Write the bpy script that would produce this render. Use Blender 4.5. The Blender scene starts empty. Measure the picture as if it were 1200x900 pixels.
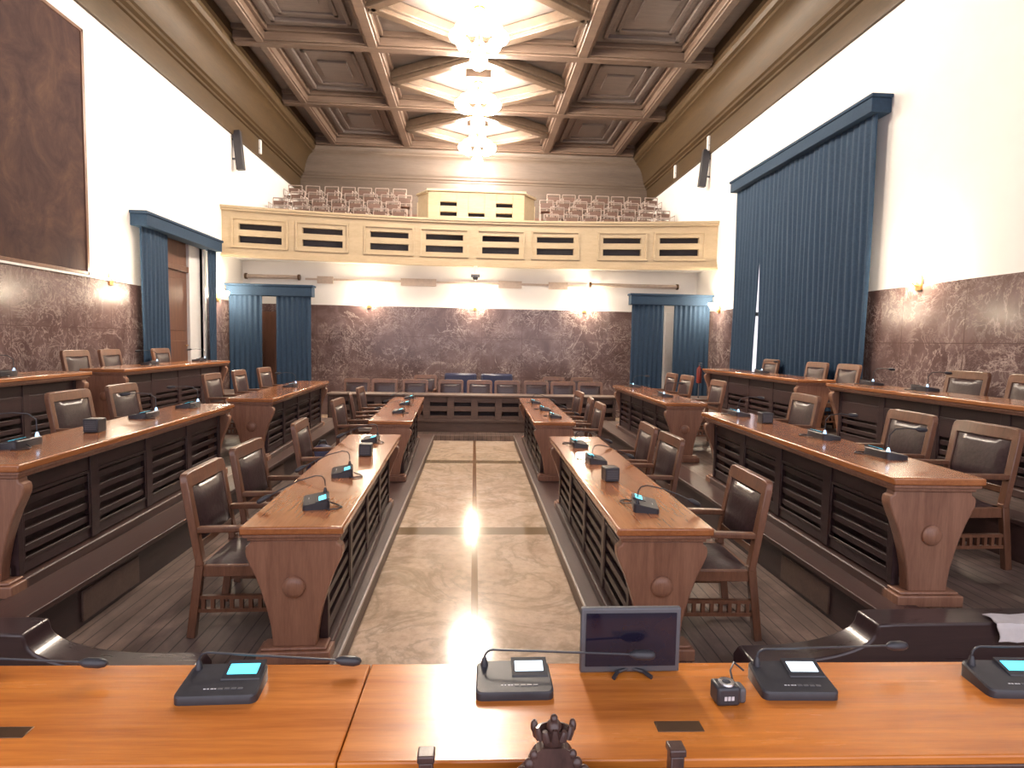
import bpy, math, random
from mathutils import Vector, Matrix
random.seed(7)
PI = math.pi
C = bpy.context.scene.collection
SC = bpy.context.scene

# ------------------------------------------------------------------ materials
def new_mat(name):
    m = bpy.data.materials.new(name); m.use_nodes = True
    nt = m.node_tree; b = nt.nodes['Principled BSDF']
    return m, nt, b
def node(nt, typ, **kw):
    n = nt.nodes.new(typ)
    for k, v in kw.items():
        if k in n.inputs: n.inputs[k].default_value = v
        else: setattr(n, k, v)
    return n
def ramp(nt, stops, interp='LINEAR'):
    r = nt.nodes.new('ShaderNodeValToRGB'); r.color_ramp.interpolation = interp
    e = r.color_ramp.elements
    while len(e) < len(stops): e.new(.5)
    for i, (p, c) in enumerate(stops):
        e[i].position = p; e[i].color = (*c, 1)
    return r
def plain(name, col, rough=.5, metal=0, noise=.12, nscale=14, coat=0, spec=.5, bump=0):
    m, nt, b = new_mat(name)
    tc = node(nt, 'ShaderNodeTexCoord'); n = node(nt, 'ShaderNodeTexNoise', Scale=nscale, Detail=5.)
    nt.links.new(tc.outputs['Object'], n.inputs['Vector'])
    r = ramp(nt, [(.25, tuple(c*(1-noise) for c in col)), (.75, tuple(min(1, c*(1+noise)) for c in col))])
    nt.links.new(n.outputs['Fac'], r.inputs['Fac']); nt.links.new(r.outputs['Color'], b.inputs['Base Color'])
    b.inputs['Roughness'].default_value = rough; b.inputs['Metallic'].default_value = metal
    b.inputs['Coat Weight'].default_value = coat; b.inputs['Specular IOR Level'].default_value = spec
    if bump:
        bp = node(nt, 'ShaderNodeBump', Strength=bump, Distance=.01)
        nt.links.new(n.outputs['Fac'], bp.inputs['Height']); nt.links.new(bp.outputs['Normal'], b.inputs['Normal'])
    return m
def wood(name, lo, hi, rough=.35, axis='Y', scale=6, stretch=.12, coat=0., coatr=.12, boards=0., baxis='X', vary=.12, spec=.5, worn=0.):
    m, nt, b = new_mat(name); L = nt.links.new
    tc = node(nt, 'ShaderNodeTexCoord'); mp = node(nt, 'ShaderNodeMapping')
    s = [scale]*3; s['XYZ'.index(axis)] = scale*stretch
    mp.inputs['Scale'].default_value = s
    L(tc.outputs['Object'], mp.inputs['Vector'])
    n1 = node(nt, 'ShaderNodeTexNoise', Scale=1.6, Detail=6., Roughness=.6, Distortion=.6); L(mp.outputs['Vector'], n1.inputs['Vector'])
    n2 = node(nt, 'ShaderNodeTexNoise', Scale=9., Detail=3., Roughness=.7); L(mp.outputs['Vector'], n2.inputs['Vector'])
    mx = node(nt, 'ShaderNodeMix', data_type='FLOAT'); mx.inputs[0].default_value = .38
    L(n1.outputs['Fac'], mx.inputs[2]); L(n2.outputs['Fac'], mx.inputs[3])
    mid = tuple((a+c)/2 for a, c in zip(lo, hi))
    r = ramp(nt, [(.3, lo), (.5, mid), (.7, hi)]); L(mx.outputs[0], r.inputs['Fac'])
    oi = node(nt, 'ShaderNodeObjectInfo')
    hs = node(nt, 'ShaderNodeHueSaturation')
    mr = node(nt, 'ShaderNodeMapRange'); mr.inputs['To Min'].default_value = 1-vary; mr.inputs['To Max'].default_value = 1+vary
    L(oi.outputs['Random'], mr.inputs['Value']); L(mr.outputs['Result'], hs.inputs['Value']); L(r.outputs['Color'], hs.inputs['Color'])
    col = hs.outputs['Color']
    if boards:
        sp = node(nt, 'ShaderNodeSeparateXYZ'); L(tc.outputs['Object'], sp.inputs[0])
        mo = node(nt, 'ShaderNodeMath', operation='PINGPONG'); mo.inputs[1].default_value = boards/2; L(sp.outputs[baxis], mo.inputs[0])
        lt = node(nt, 'ShaderNodeMath', operation='LESS_THAN'); lt.inputs[1].default_value = .004; L(mo.outputs[0], lt.inputs[0])
        m2 = node(nt, 'ShaderNodeMix', data_type='RGBA'); m2.inputs[7].default_value = (*[c*.35 for c in lo], 1)
        L(lt.outputs[0], m2.inputs[0]); L(col, m2.inputs[6]); col = m2.outputs[2]
    if worn:
        nw = node(nt, 'ShaderNodeTexNoise', Scale=1.4, Detail=5., Roughness=.6, Distortion=.8); L(tc.outputs['Object'], nw.inputs['Vector'])
        rw = ramp(nt, [(.35, (1-worn,)*3), (.52, (1,)*3), (.68, (1+worn*1.6,)*3)]); L(nw.outputs['Fac'], rw.inputs['Fac'])
        m3 = node(nt, 'ShaderNodeMix', data_type='RGBA', blend_type='MULTIPLY'); m3.inputs[0].default_value = 1
        L(col, m3.inputs[6]); L(rw.outputs['Color'], m3.inputs[7]); col = m3.outputs[2]
    L(col, b.inputs['Base Color'])
    rr = node(nt, 'ShaderNodeMapRange'); rr.inputs['To Min'].default_value = max(.02, rough-.07); rr.inputs['To Max'].default_value = rough+.1
    L(n1.outputs['Fac'], rr.inputs['Value']); L(rr.outputs['Result'], b.inputs['Roughness'])
    b.inputs['Coat Weight'].default_value = coat; b.inputs['Coat Roughness'].default_value = coatr
    b.inputs['Specular IOR Level'].default_value = spec
    bp = node(nt, 'ShaderNodeBump', Strength=.12, Distance=.004); L(n2.outputs['Fac'], bp.inputs['Height']); L(bp.outputs['Normal'], b.inputs['Normal'])
    return m
def emit(name, col, strength):
    m, nt, b = new_mat(name)
    b.inputs['Base Color'].default_value = (*col, 1)
    b.inputs['Emission Color'].default_value = (*col, 1); b.inputs['Emission Strength'].default_value = strength
    return m
def red_marble(name):
    m, nt, b = new_mat(name); L = nt.links.new
    tc = node(nt, 'ShaderNodeTexCoord')
    n0 = node(nt, 'ShaderNodeTexNoise', Scale=1.3, Detail=8., Roughness=.62, Distortion=1.2); L(tc.outputs['Object'], n0.inputs['Vector'])
    base = ramp(nt, [(.3, (.085, .050, .048)), (.5, (.13, .082, .078)), (.72, (.205, .14, .132))]); L(n0.outputs['Fac'], base.inputs['Fac'])
    col = base.outputs['Color']
    for sc, wd, amt, seed in ((1.1, .016, .6, 0.), (2.4, .016, .6, 7.), (5., .03, .4, 3.)):
        mp = node(nt, 'ShaderNodeMapping'); mp.inputs['Location'].default_value = (seed, seed*1.7, seed*.6)
        mp.inputs['Rotation'].default_value = (.5, .3, .2); L(tc.outputs['Object'], mp.inputs['Vector'])
        nn = node(nt, 'ShaderNodeTexNoise', Scale=sc, Detail=7., Roughness=.66, Distortion=1.3); L(mp.outputs['Vector'], nn.inputs['Vector'])
        sb = node(nt, 'ShaderNodeMath', operation='SUBTRACT'); sb.inputs[1].default_value = .5; L(nn.outputs['Fac'], sb.inputs[0])
        ab = node(nt, 'ShaderNodeMath', operation='ABSOLUTE'); L(sb.outputs[0], ab.inputs[0])
        mr = node(nt, 'ShaderNodeMapRange'); mr.inputs['From Max'].default_value = wd; mr.inputs['To Min'].default_value = amt; mr.inputs['To Max'].default_value = 0
        L(ab.outputs[0], mr.inputs['Value'])
        msk = node(nt, 'ShaderNodeTexNoise', Scale=.9+seed*.13, Detail=2.); L(mp.outputs['Vector'], msk.inputs['Vector'])
        ms = node(nt, 'ShaderNodeMapRange'); ms.inputs['From Min'].default_value = .44; ms.inputs['From Max'].default_value = .62; L(msk.outputs['Fac'], ms.inputs['Value'])
        mu = node(nt, 'ShaderNodeMath', operation='MULTIPLY'); L(mr.outputs['Result'], mu.inputs[0]); L(ms.outputs['Result'], mu.inputs[1])
        mx = node(nt, 'ShaderNodeMix', data_type='RGBA'); mx.inputs[7].default_value = (.62, .50, .45, 1)
        L(mu.outputs[0], mx.inputs[0]); L(col, mx.inputs[6]); col = mx.outputs[2]
    # slab joints
    sp = node(nt, 'ShaderNodeSeparateXYZ'); L(tc.outputs['Object'], sp.inputs[0])
    ad = node(nt, 'ShaderNodeMath', operation='ADD'); L(sp.outputs['X'], ad.inputs[0]); L(sp.outputs['Y'], ad.inputs[1])
    for src, per in ((ad.outputs[0], 1.05), (sp.outputs['Z'], 1.02)):
        pp = node(nt, 'ShaderNodeMath', operation='PINGPONG'); pp.inputs[1].default_value = per/2; L(src, pp.inputs[0])
        lt = node(nt, 'ShaderNodeMath', operation='LESS_THAN'); lt.inputs[1].default_value = .005; L(pp.outputs[0], lt.inputs[0])
        mx = node(nt, 'ShaderNodeMix', data_type='RGBA'); mx.inputs[7].default_value = (.10, .06, .055, 1)
        L(lt.outputs[0], mx.inputs[0]); L(col, mx.inputs[6]); col = mx.outputs[2]
    L(col, b.inputs['Base Color']); b.inputs['Roughness'].default_value = .16
    return m
def aisle_marble(name):
    m, nt, b = new_mat(name); L = nt.links.new
    tc = node(nt, 'ShaderNodeTexCoord'); sp = node(nt, 'ShaderNodeSeparateXYZ'); L(tc.outputs['Object'], sp.inputs[0])
    n0 = node(nt, 'ShaderNodeTexNoise', Scale=1.6, Detail=8., Roughness=.6, Distortion=1.5); L(tc.outputs['Object'], n0.inputs['Vector'])
    n1 = node(nt, 'ShaderNodeTexNoise', Scale=14., Detail=6., Roughness=.7); L(tc.outputs['Object'], n1.inputs['Vector'])
    r0 = ramp(nt, [(.3, (.52, .385, .285)), (.5, (.65, .49, .37)), (.7, (.72, .57, .46))]); L(n0.outputs['Fac'], r0.inputs['Fac'])
    r1 = ramp(nt, [(.35, (.72, .70, .66)), (.6, (1, 1, 1))]); L(n1.outputs['Fac'], r1.inputs['Fac'])
    mu = node(nt, 'ShaderNodeMix', data_type='RGBA', blend_type='MULTIPLY'); mu.inputs[0].default_value = .8
    L(r0.outputs['Color'], mu.inputs[6]); L(r1.outputs['Color'], mu.inputs[7]); col = mu.outputs[2]
    # veins, greenish grey
    nv = node(nt, 'ShaderNodeTexNoise', Scale=.9, Detail=6., Roughness=.6, Distortion=2.5); L(tc.outputs['Object'], nv.inputs['Vector'])
    sb = node(nt, 'ShaderNodeMath', operation='SUBTRACT'); sb.inputs[1].default_value = .52; L(nv.outputs['Fac'], sb.inputs[0])
    ab = node(nt, 'ShaderNodeMath', operation='ABSOLUTE'); L(sb.outputs[0], ab.inputs[0])
    mr = node(nt, 'ShaderNodeMapRange'); mr.inputs['From Max'].default_value = .05; mr.inputs['To Min'].default_value = .5; mr.inputs['To Max'].default_value = 0; L(ab.outputs[0], mr.inputs['Value'])
    mx = node(nt, 'ShaderNodeMix', data_type='RGBA'); mx.inputs[7].default_value = (.27, .215, .15, 1); L(mr.outputs['Result'], mx.inputs[0]); L(col, mx.inputs[6]); col = mx.outputs[2]
    def band(src, off, per, half, c):
        nonlocal col
        a = node(nt, 'ShaderNodeMath', operation='ADD'); a.inputs[1].default_value = -off; L(src, a.inputs[0])
        o = a.outputs[0]
        if per:
            p = node(nt, 'ShaderNodeMath', operation='PINGPONG'); p.inputs[1].default_value = per/2; L(o, p.inputs[0]); o = p.outputs[0]
        else:
            p = node(nt, 'ShaderNodeMath', operation='ABSOLUTE'); L(o, p.inputs[0]); o = p.outputs[0]
        lt = node(nt, 'ShaderNodeMath', operation='LESS_THAN'); lt.inputs[1].default_value = half; L(o, lt.inputs[0])
        k = node(nt, 'ShaderNodeMix', data_type='RGBA'); k.inputs[7].default_value = (*c, 1)
        L(lt.outputs[0], k.inputs[0]); L(col, k.inputs[6]); col = k.outputs[2]
    band(sp.outputs['Y'], 6.05, 3.55, .12, (.22, .155, .095))
    band(sp.outputs['X'], .03, 0, .026, (.20, .10, .045))
    L(col, b.inputs['Base Color'])
    b.inputs['Roughness'].default_value = .13
    return m
def canvas(name):
    m, nt, b = new_mat(name); L = nt.links.new
    tc = node(nt, 'ShaderNodeTexCoord')
    mp = node(nt, 'ShaderNodeMapping'); mp.inputs['Scale'].default_value = (1, 1.5, 1.3); L(tc.outputs['Object'], mp.inputs['Vector'])
    n = node(nt, 'ShaderNodeTexNoise', Scale=1.3, Detail=9., Roughness=.7, Distortion=.6); L(mp.outputs['Vector'], n.inputs['Vector'])
    r = ramp(nt, [(.3, (.030, .014, .017)), (.5, (.062, .032, .028)), (.62, (.085, .045, .034)), (.78, (.16, .09, .05))]); L(n.outputs['Fac'], r.inputs['Fac'])
    L(r.outputs['Color'], b.inputs['Base Color']); b.inputs['Roughness'].default_value = .75; b.inputs['Specular IOR Level'].default_value = .2
    return m
def glass_mat(name):
    m, nt, b = new_mat(name)
    b.inputs['Transmission Weight'].default_value = 1; b.inputs['Roughness'].default_value = .02; b.inputs['IOR'].default_value = 1.45
    return m

M = {}
M['top'] = wood('polished_orange_walnut', (.25, .085, .03), (.48, .185, .065), .2, 'Y', 7, .07, coat=.6, coatr=.12, vary=.05)
M['topx'] = wood('polished_orange_cherry', (.33, .085, .012), (.76, .265, .042), .24, 'X', 8, .06, coat=.25, coatr=.13, vary=.03)
M['panel'] = wood('brown_walnut_end', (.19, .088, .055), (.36, .185, .115), .36, 'Z', 9, .1, vary=.06)
M['dark'] = wood('dark_stained_oak', (.022, .010, .012), (.052, .025, .025), .42, 'Y', 7, .12, vary=.08)
M['dark2'] = wood('dark_stained_riser', (.042, .020, .018), (.088, .044, .037), .4, 'Y', 7, .1, vary=.05)
M['frontb'] = wood('black_brown_kerb', (.03, .018, .022), (.06, .036, .038), .28, 'X', 7, .1, vary=.03, coat=.3)
M['chair'] = wood('chair_walnut', (.10, .044, .024), (.215, .095, .052), .34, 'Z', 12, .15, vary=.12, coat=.2)
M['leather'] = plain('dark_leather', (.045, .026, .028), .3, noise=.3, nscale=40, bump=.15)
M['deck'] = wood('worn_parquet', (.09, .060, .050), (.21, .15, .125), .38, 'Y', 5, .14, boards=.09, baxis='X', vary=0, worn=.4)
M['nosing'] = plain('worn_metal_nosing', (.42, .38, .36), .3, .7)
M['ceil'] = wood('ceiling_walnut', (.095, .062, .045), (.18, .122, .09), .42, 'X', 4, .12, vary=.05)
M['ceilp'] = wood('ceiling_panel_grey_walnut', (.105, .082, .074), (.185, .148, .132), .45, 'X', 4, .12, vary=.1)  # walnut lightened and greyed to imitate haze under the ceiling
M['diamond'] = wood('ceiling_pale_walnut', (.060, .039, .027), (.125, .086, .058), .3, 'Y', 5, .2, vary=.05, coat=.2)
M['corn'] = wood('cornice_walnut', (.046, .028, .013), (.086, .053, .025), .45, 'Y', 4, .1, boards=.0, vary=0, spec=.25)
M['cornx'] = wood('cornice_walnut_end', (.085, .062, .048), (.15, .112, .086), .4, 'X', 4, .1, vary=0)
M['wall'] = plain('white_plaster', (.86, .83, .80), .7, noise=.02, nscale=3)
M['wain'] = red_marble('mauve_marble')
M['aisle'] = aisle_marble('cream_marble_floor')
M['curtain'] = plain('blue_velvet', (.026, .052, .092), .8, noise=.12, nscale=30, spec=.25)
M['cream'] = wood('cream_painted_wood', (.45, .345, .21), (.58, .46, .30), .42, 'X', 4, .2, vary=.02)
M['white'] = plain('white_paint', (.8, .78, .76), .5, noise=.03)
M['door'] = wood('door_walnut', (.10, .045, .028), (.2, .095, .06), .38, 'Z', 7, .1, vary=.05)
M['canvas'] = canvas('dark_old_canvas')
M['black'] = plain('black_plastic', (.035, .035, .042), .38, noise=.12, nscale=60)
M['grey'] = plain('grey_plastic', (.10, .10, .11), .4, noise=.1)
M['silver'] = plain('silver_metal', (.6, .6, .62), .25, .9, noise=.05)
M['brass'] = plain('aged_brass', (.42, .26, .10), .3, .9, noise=.15)
M['bronze'] = plain('dark_bronze', (.12, .07, .04), .35, .8, noise=.2)
M['screen'] = plain('dark_screen_glass', (.012, .01, .022), .08, noise=.1)
M['cyan'] = emit('cyan_lcd', (.10, .72, .95), 1.3)
M['pale'] = emit('pale_lcd', (.72, .88, 1.), 1.5)
M['led'] = emit('blue_white_lamp', (.45, .70, 1.), 1.2)
M['globe'] = emit('lit_glass_globe', (1., .88, .74), 120)
M['sconce'] = emit('lit_sconce_glass', (1., .84, .62), 130)
M['gchair'] = plain('beige_tube_chair', (.42, .34, .30), .35, .3, noise=.1)
M['gseat'] = plain('brown_plastic_seat', (.14, .08, .06), .45)
M['bluel'] = plain('navy_leather', (.035, .04, .085), .3, noise=.2, nscale=30)
M['red'] = plain('red_enamel', (.20, .03, .022), .3)
M['cloth'] = plain('white_cotton', (.78, .76, .76), .8, noise=.06, nscale=20, bump=.3)
M['carved'] = wood('carved_dark_walnut', (.035, .018, .016), (.10, .05, .04), .3, 'Z', 14, .4, vary=0, coat=.3)
M['glass'] = glass_mat('window_glass')
M['stone'] = plain('beige_stone', (.5, .46, .42), .6)
M['bag'] = plain('navy_nylon', (.028, .026, .07), .6, noise=.2, nscale=25)
M['lining'] = plain('dark_grey_cloth', (.05, .045, .055), .8)  # dark tone standing in for shade behind the slots
M['dull'] = wood('dull_brown_oak', (.075, .045, .036), (.15, .095, .075), .5, 'X', 6, .12, vary=0)
M['rail'] = plain('beige_metal_rail', (.50, .40, .33), .45)
M['fmark'] = plain('pale_print', (.6, .6, .62), .5)

# ------------------------------------------------------------------ mesh builder
class MB:
    def __init__(s): s.v = []; s.f = []; s.mi = []; s.cur = 0
    def add(s, vs, fs):
        o = len(s.v); s.v += [tuple(v) for v in vs]; s.f += [tuple(i+o for i in f) for f in fs]; s.mi += [s.cur]*len(fs)
        return s
    def box(s, x0, x1, y0, y1, z0, z1):
        vs = [(x, y, z) for z in (z0, z1) for y in (y0, y1) for x in (x0, x1)]
        return s.add(vs, [(0, 2, 3, 1), (4, 5, 7, 6), (0, 1, 5, 4), (2, 6, 7, 3), (0, 4, 6, 2), (1, 3, 7, 5)])
    def bar(s, p0, p1, w, d, up=(0, 1, 0), w1=None, d1=None):
        p0, p1 = Vector(p0), Vector(p1); t = (p1-p0).normalized()
        a = Vector(up); a = (a-a.dot(t)*t).normalized(); c = t.cross(a)
        w1 = w if w1 is None else w1; d1 = d if d1 is None else d1
        vs = [p0+a*w/2*i+c*d/2*j for i, j in ((-1, -1), (1, -1), (1, 1), (-1, 1))]+[p1+a*w1/2*i+c*d1/2*j for i, j in ((-1, -1), (1, -1), (1, 1), (-1, 1))]
        return s.add(vs, [(3, 2, 1, 0), (4, 5, 6, 7), (0, 1, 5, 4), (1, 2, 6, 5), (2, 3, 7, 6), (3, 0, 4, 7)])
    def tube(s, pts, r, n=8, r1=None):
        pts = [Vector(p) for p in pts]; m = len(pts); rings = []
        ref = None
        for i, p in enumerate(pts):
            t = (pts[min(i+1, m-1)]-pts[max(i-1, 0)]).normalized()
            if ref is None: ref = Vector((0, 0, 1)) if abs(t.z) < .9 else Vector((1, 0, 0))
            a = (ref-ref.dot(t)*t).normalized(); ref = a; c = t.cross(a)
            rr = r if r1 is None else r+(r1-r)*i/(m-1)
            rings.append([p+rr*(math.cos(2*PI*k/n)*a+math.sin(2*PI*k/n)*c) for k in range(n)])
        vs = [v for rg in rings for v in rg]; fs = []
        for i in range(m-1):
            for k in range(n):
                k2 = (k+1) % n; fs.append((i*n+k, i*n+k2, (i+1)*n+k2, (i+1)*n+k))
        fs.append(tuple(range(n))[::-1]); fs.append(tuple((m-1)*n+k for k in range(n)))
        return s.add(vs, fs)
    def lathe(s, prof, c=(0, 0, 0), n=16, axis='Z', sx=1, sy=1):
        vs = []; fs = []; m = len(prof)
        for r, z in prof:
            for k in range(n):
                x, y = r*math.cos(2*PI*k/n)*sx, r*math.sin(2*PI*k/n)*sy
                p = {'Z': (x, y, z), 'Y': (x, z, y), 'X': (z, x, y)}[axis]
                vs.append((p[0]+c[0], p[1]+c[1], p[2]+c[2]))
        for i in range(m-1):
            for k in range(n):
                k2 = (k+1) % n; fs.append((i*n+k, i*n+k2, (i+1)*n+k2, (i+1)*n+k))
        fs.append(tuple(range(n))[::-1]); fs.append(tuple((m-1)*n+k for k in range(n)))
        return s.add(vs, fs)
    def ball(s, c, r, n=14, m=8, sc=(1, 1, 1)):
        prof = [(max(1e-4, r*math.sin(PI*i/m)), -r*math.cos(PI*i/m)) for i in range(m+1)]
        o = len(s.v); s.lathe(prof, (0, 0, 0), n)
        for i in range(o, len(s.v)):
            x, y, z = s.v[i]; s.v[i] = (x*sc[0]+c[0], y*sc[1]+c[1], z*sc[2]+c[2])
        return s
    def prism(s, poly, a0, a1, axis='Y'):
        # poly: 2-D outline; extruded along axis. axis Y: (x,z); X: (y,z); Z: (x,y)
        f = {'Y': lambda p, a: (p[0], a, p[1]), 'X': lambda p, a: (a, p[0], p[1]), 'Z': lambda p, a: (p[0], p[1], a)}[axis]
        n = len(poly)
        vs = [f(p, a0) for p in poly]+[f(p, a1) for p in poly]
        fs = [tuple(range(n)), tuple(range(n, 2*n))[::-1]]+[(i, i+n, (i+1) % n+n, (i+1) % n) for i in range(n)]
        return s.add(vs, fs)
    def xform(s, mat, start=0):
        for i in range(start, len(s.v)): s.v[i] = tuple(mat @ Vector(s.v[i]))
        return s
    def mesh(s, name, mats, smooth=True, ang=35):
        me = bpy.data.meshes.new(name); me.from_pydata(s.v, [], s.f)
        import bmesh
        bm = bmesh.new(); bm.from_mesh(me); bmesh.ops.recalc_face_normals(bm, faces=bm.faces); bm.to_mesh(me); bm.free()
        for m in (mats if isinstance(mats, (list, tuple)) else [mats]): me.materials.append(m)
        for p, i in zip(me.polygons, s.mi): p.material_index = i
        if smooth:
            me.shade_smooth(); me.set_sharp_from_angle(angle=math.radians(ang))
        return me
    def build(s, name, mat, parent=None, loc=(0, 0, 0), rz=0, bevel=0, label=None, smooth=True, ang=35):
        o = bpy.data.objects.new(name, s.mesh(name, mat, smooth, ang)); C.objects.link(o)
        o.location = loc; o.rotation_euler = (0, 0, rz)
        if parent: o.parent = parent
        if bevel:
            b = o.modifiers.new('Bevel', 'BEVEL'); b.width = bevel; b.segments = 2; b.limit_method = 'ANGLE'; b.angle_limit = math.radians(50)
        if label: o['label'] = label
        return o
def tag(o, label, cat, group=None):
    o['label'] = label; o['category'] = cat
    if group: o['group'] = group
    return o
def thing(name, label, cat, loc=(0, 0, 0), rz=0, group=None):
    o = bpy.data.objects.new(name, None); C.objects.link(o); o.empty_display_size = .1
    o.location = loc; o.rotation_euler = (0, 0, rz)
    return tag(o, label, cat, group)
def struct(o): o['kind'] = 'structure'; return o
def dup(o, loc, rz, label=None, group=None):
    def rec(src, par):
        c = src.copy(); C.objects.link(c)
        if par: c.parent = par
        for ch in list(src.children): rec(ch, c)
        return c
    r = rec(o, None); r.location = loc; r.rotation_euler = (0, 0, rz)
    if label: r['label'] = label
    if group: r['group'] = group
    return r

# ------------------------------------------------------------------ room shell
W = 5.85; YB = 15.6; YF = 20.5; Y0 = -2.2
struct(MB().box(-W, W, Y0, YF, -.12, 0).build('floor', M['aisle']))
# left wall with door opening, right wall with window opening
mb = MB(); D0, D1, DT = 11.75, 13.35, 3.92
mb.box(-W-.25, -W, Y0, D0, 0, 8.5).box(-W-.25, -W, D1, YF, 0, 8.5).box(-W-.25, -W, D0, D1, DT, 8.5)
struct(mb.build('wall_left', M['wall'], smooth=False))
mb = MB(); V0, V1, VB, VT = 9.0, 12.9, 1.3, 5.2
mb.box(W, W+.25, Y0, V0, 0, 8.5).box(W, W+.25, V1, YF, 0, 8.5).box(W, W+.25, V0, V1, VT, 8.5).box(W, W+.25, V0, V1, 0, VB)
struct(mb.build('wall_right', M['wall'], smooth=False))
mb = MB(); mb.box(-W, W, YB, YB+.25, 0, 4.1)
struct(mb.build('wall_back', M['wall'], smooth=False))
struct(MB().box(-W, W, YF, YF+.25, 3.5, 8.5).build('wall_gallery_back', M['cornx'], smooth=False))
# marble wainscot
WT = 2.80
mb = MB(); mb.box(-W, -W+.035, Y0, D0-.1, 0, WT).box(-W, -W+.035, D1+.1, YB, 0, WT)
struct(mb.build('wainscot_left', M['wain'], smooth=False))
mb = MB(); mb.box(W-.035, W, Y0, V0, 0, WT).box(W-.035, W, V1, YB, 0, WT).box(W-.035, W, V0, V1, 0, VB)
struct(mb.build('wainscot_right', M['wain'], smooth=False))
struct(MB().box(-W, W, YB-.035, YB, 0, WT).build('wainscot_back', M['wain'], smooth=False))
# white ledge under the painting, thin rail under gallery
struct(MB().box(-W+.0, -W+.06, 3.5, 10.6, WT, WT+.035).build('trim_1', M['white']))
# door in the left wall
mb = MB(); mb.box(-W-.2, -W+.04, D0-.1, D0, .73, DT+.1).box(-W-.2, -W+.04, D1, D1+.1, .73, DT+.1).box(-W-.2, -W+.04, D0, D1, DT, DT+.1)
struct(mb.build('door_frame', M['white'], bevel=.01))
mb = MB(); y0, y1 = D0, D0+1.12
mb.box(-W-.16, -W-.11, y0, y1, .73, 3.25).box(-W-.12, -W-.095, y0+.12, y1-.12, .95, 1.85).box(-W-.12, -W-.095, y0+.12, y1-.12, 2.05, 3.1)
mb.box(-W-.2, -W-.06, y0, y1, 3.25, 3.36).box(-W-.15, -W-.11, y0, y1, 3.36, DT)
dr = struct(mb.build('door_1', M['door'], bevel=.008))
h = MB().tube([(-W-.11, y1-.1, 1.75), (-W-.05, y1-.1, 1.75), (-W-.05, y1-.22, 1.75)], .011); h.build('door_handle', M['brass'], dr)
struct(MB().box(-W-.2, -W-.05, y1, D1, .73, DT).build('door_jamb', M['white'], bevel=.01))
# window behind the right curtain
mb = MB()
for a in (V0, V0+1.3, V0+2.3, V1-.08): mb.box(W+.1, W+.16, a, a+.08, VB, VT)
for z in (VB, 2.6, 3.9, VT-.08): mb.box(W+.1, W+.16, V0, V1, z, z+.08)
wf = struct(mb.build('window_1', M['white']))
MB().box(W+.125, W+.133, V0, V1, VB, VT).build('window_pane', M['glass'], wf)

# platforms (tiers)
F1, F2, F3 = .15, .43, .73
for s, nm in ((-1, 'left'), (1, 'right')):
    def bx(mb, a, b_, *r): mb.box(min(s*a, s*b_), max(s*a, s*b_), *r)
    e1 = .77 if s < 0 else .81
    mb = MB(); bx(mb, e1, 2.42, 3.15, 11.35, 0, F1); struct(mb.build('tier_platform_low_'+nm, M['deck'], smooth=False))
    mb = MB(); bx(mb, 2.42, 3.98, 3.15, 11.6, 0, F2); struct(mb.build('tier_platform_mid_'+nm, M['deck'], smooth=False))
    mb = MB(); bx(mb, 3.98, W, 3.15, 14.2, 0, F3); struct(mb.build('tier_platform_high_'+nm, M['deck'], smooth=False))
    # step edge of the aisle with a light nosing
    mb = MB(); bx(mb, e1-.018, e1, 3.15, 11.35, 0, F1-.02); bx(mb, e1-.03, e1+.42, 3.15, 11.36, F1-.02, F1+.006)
    t = struct(mb.build('trim_step_'+nm, M['dark2'], bevel=.006))
    mb = MB(); bx(mb, e1-.036, e1-.018, 3.15, 11.36, F1-.012, F1+.012); mb.build('nosing', M['nosing'], t, bevel=.005)
    # riser of the middle tier: dark panelled wood with a sloping skirt
    mb = MB(); bx(mb, 2.385, 2.42, 3.15, 11.6, F1, F2)
    bx(mb, 2.36, 2.62, 3.15, 11.6, F2-.025, F2+.012)
    struct(mb.build('riser_mid_'+nm, M['dark'], bevel=.005))
    mb = MB(); bx(mb, 2.35, 2.63, 3.16, 11.59, F2-.02, F2+.016); struct(mb.build('trim_ledge_'+nm, M['dark2'], bevel=.006))
    mb = MB()
    for y in (3.72, 7.0): bx(mb, 2.374, 2.39, y, y+.62, F1+.03, F2-.06)
    struct(mb.build('trim_riser_plate_'+nm, M['dull'], bevel=.005))
    mb = MB(); bx(mb, 3.945, 3.98, 3.15, 14.2, F2, F3); bx(mb, 3.92, 4.15, 3.15, 14.2, F3-.025, F3+.012)
    struct(mb.build('riser_high_'+nm, M['dark2'], bevel=.005))
    # front kerb board with the swooping top
    def arc(xa, za, xb, zb, n=12):   # concave sweep, flat at a and steep at b
        return [(xa+(xb-xa)*math.sin(t*PI/2/n), za+(zb-za)*(1-math.cos(t*PI/2/n))) for t in range(n+1)]
    st = 1.36 if s < 0 else 1.47
    prof = [(st, 0), (st, .24), (st+.03, .285)] + arc(1.62, .285, 2.17, .445) + [(2.18, .48), (2.26, .485), (3.55, .485)] + arc(3.6, .485, 4.1, .73) + [(4.12, .76), (W, .76), (W, 0)]
    mb = MB(); mb.prism([(s*x, z) for x, z in prof], 2.96, 3.15, 'Y')
    struct(mb.build('trim_kerb_'+nm, M['frontb'], bevel=.012, ang=50))
# back platform
mb = MB().box(-3.3, 3.3, 11.65, YB-.035, 0, .10); struct(mb.build('tier_platform_back', M['deck'], smooth=False))
# dais under the foreground desk
struct(MB().box(-W, W, Y0, 1.75, 0, .39).build('dais', M['deck'], smooth=False))

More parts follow.
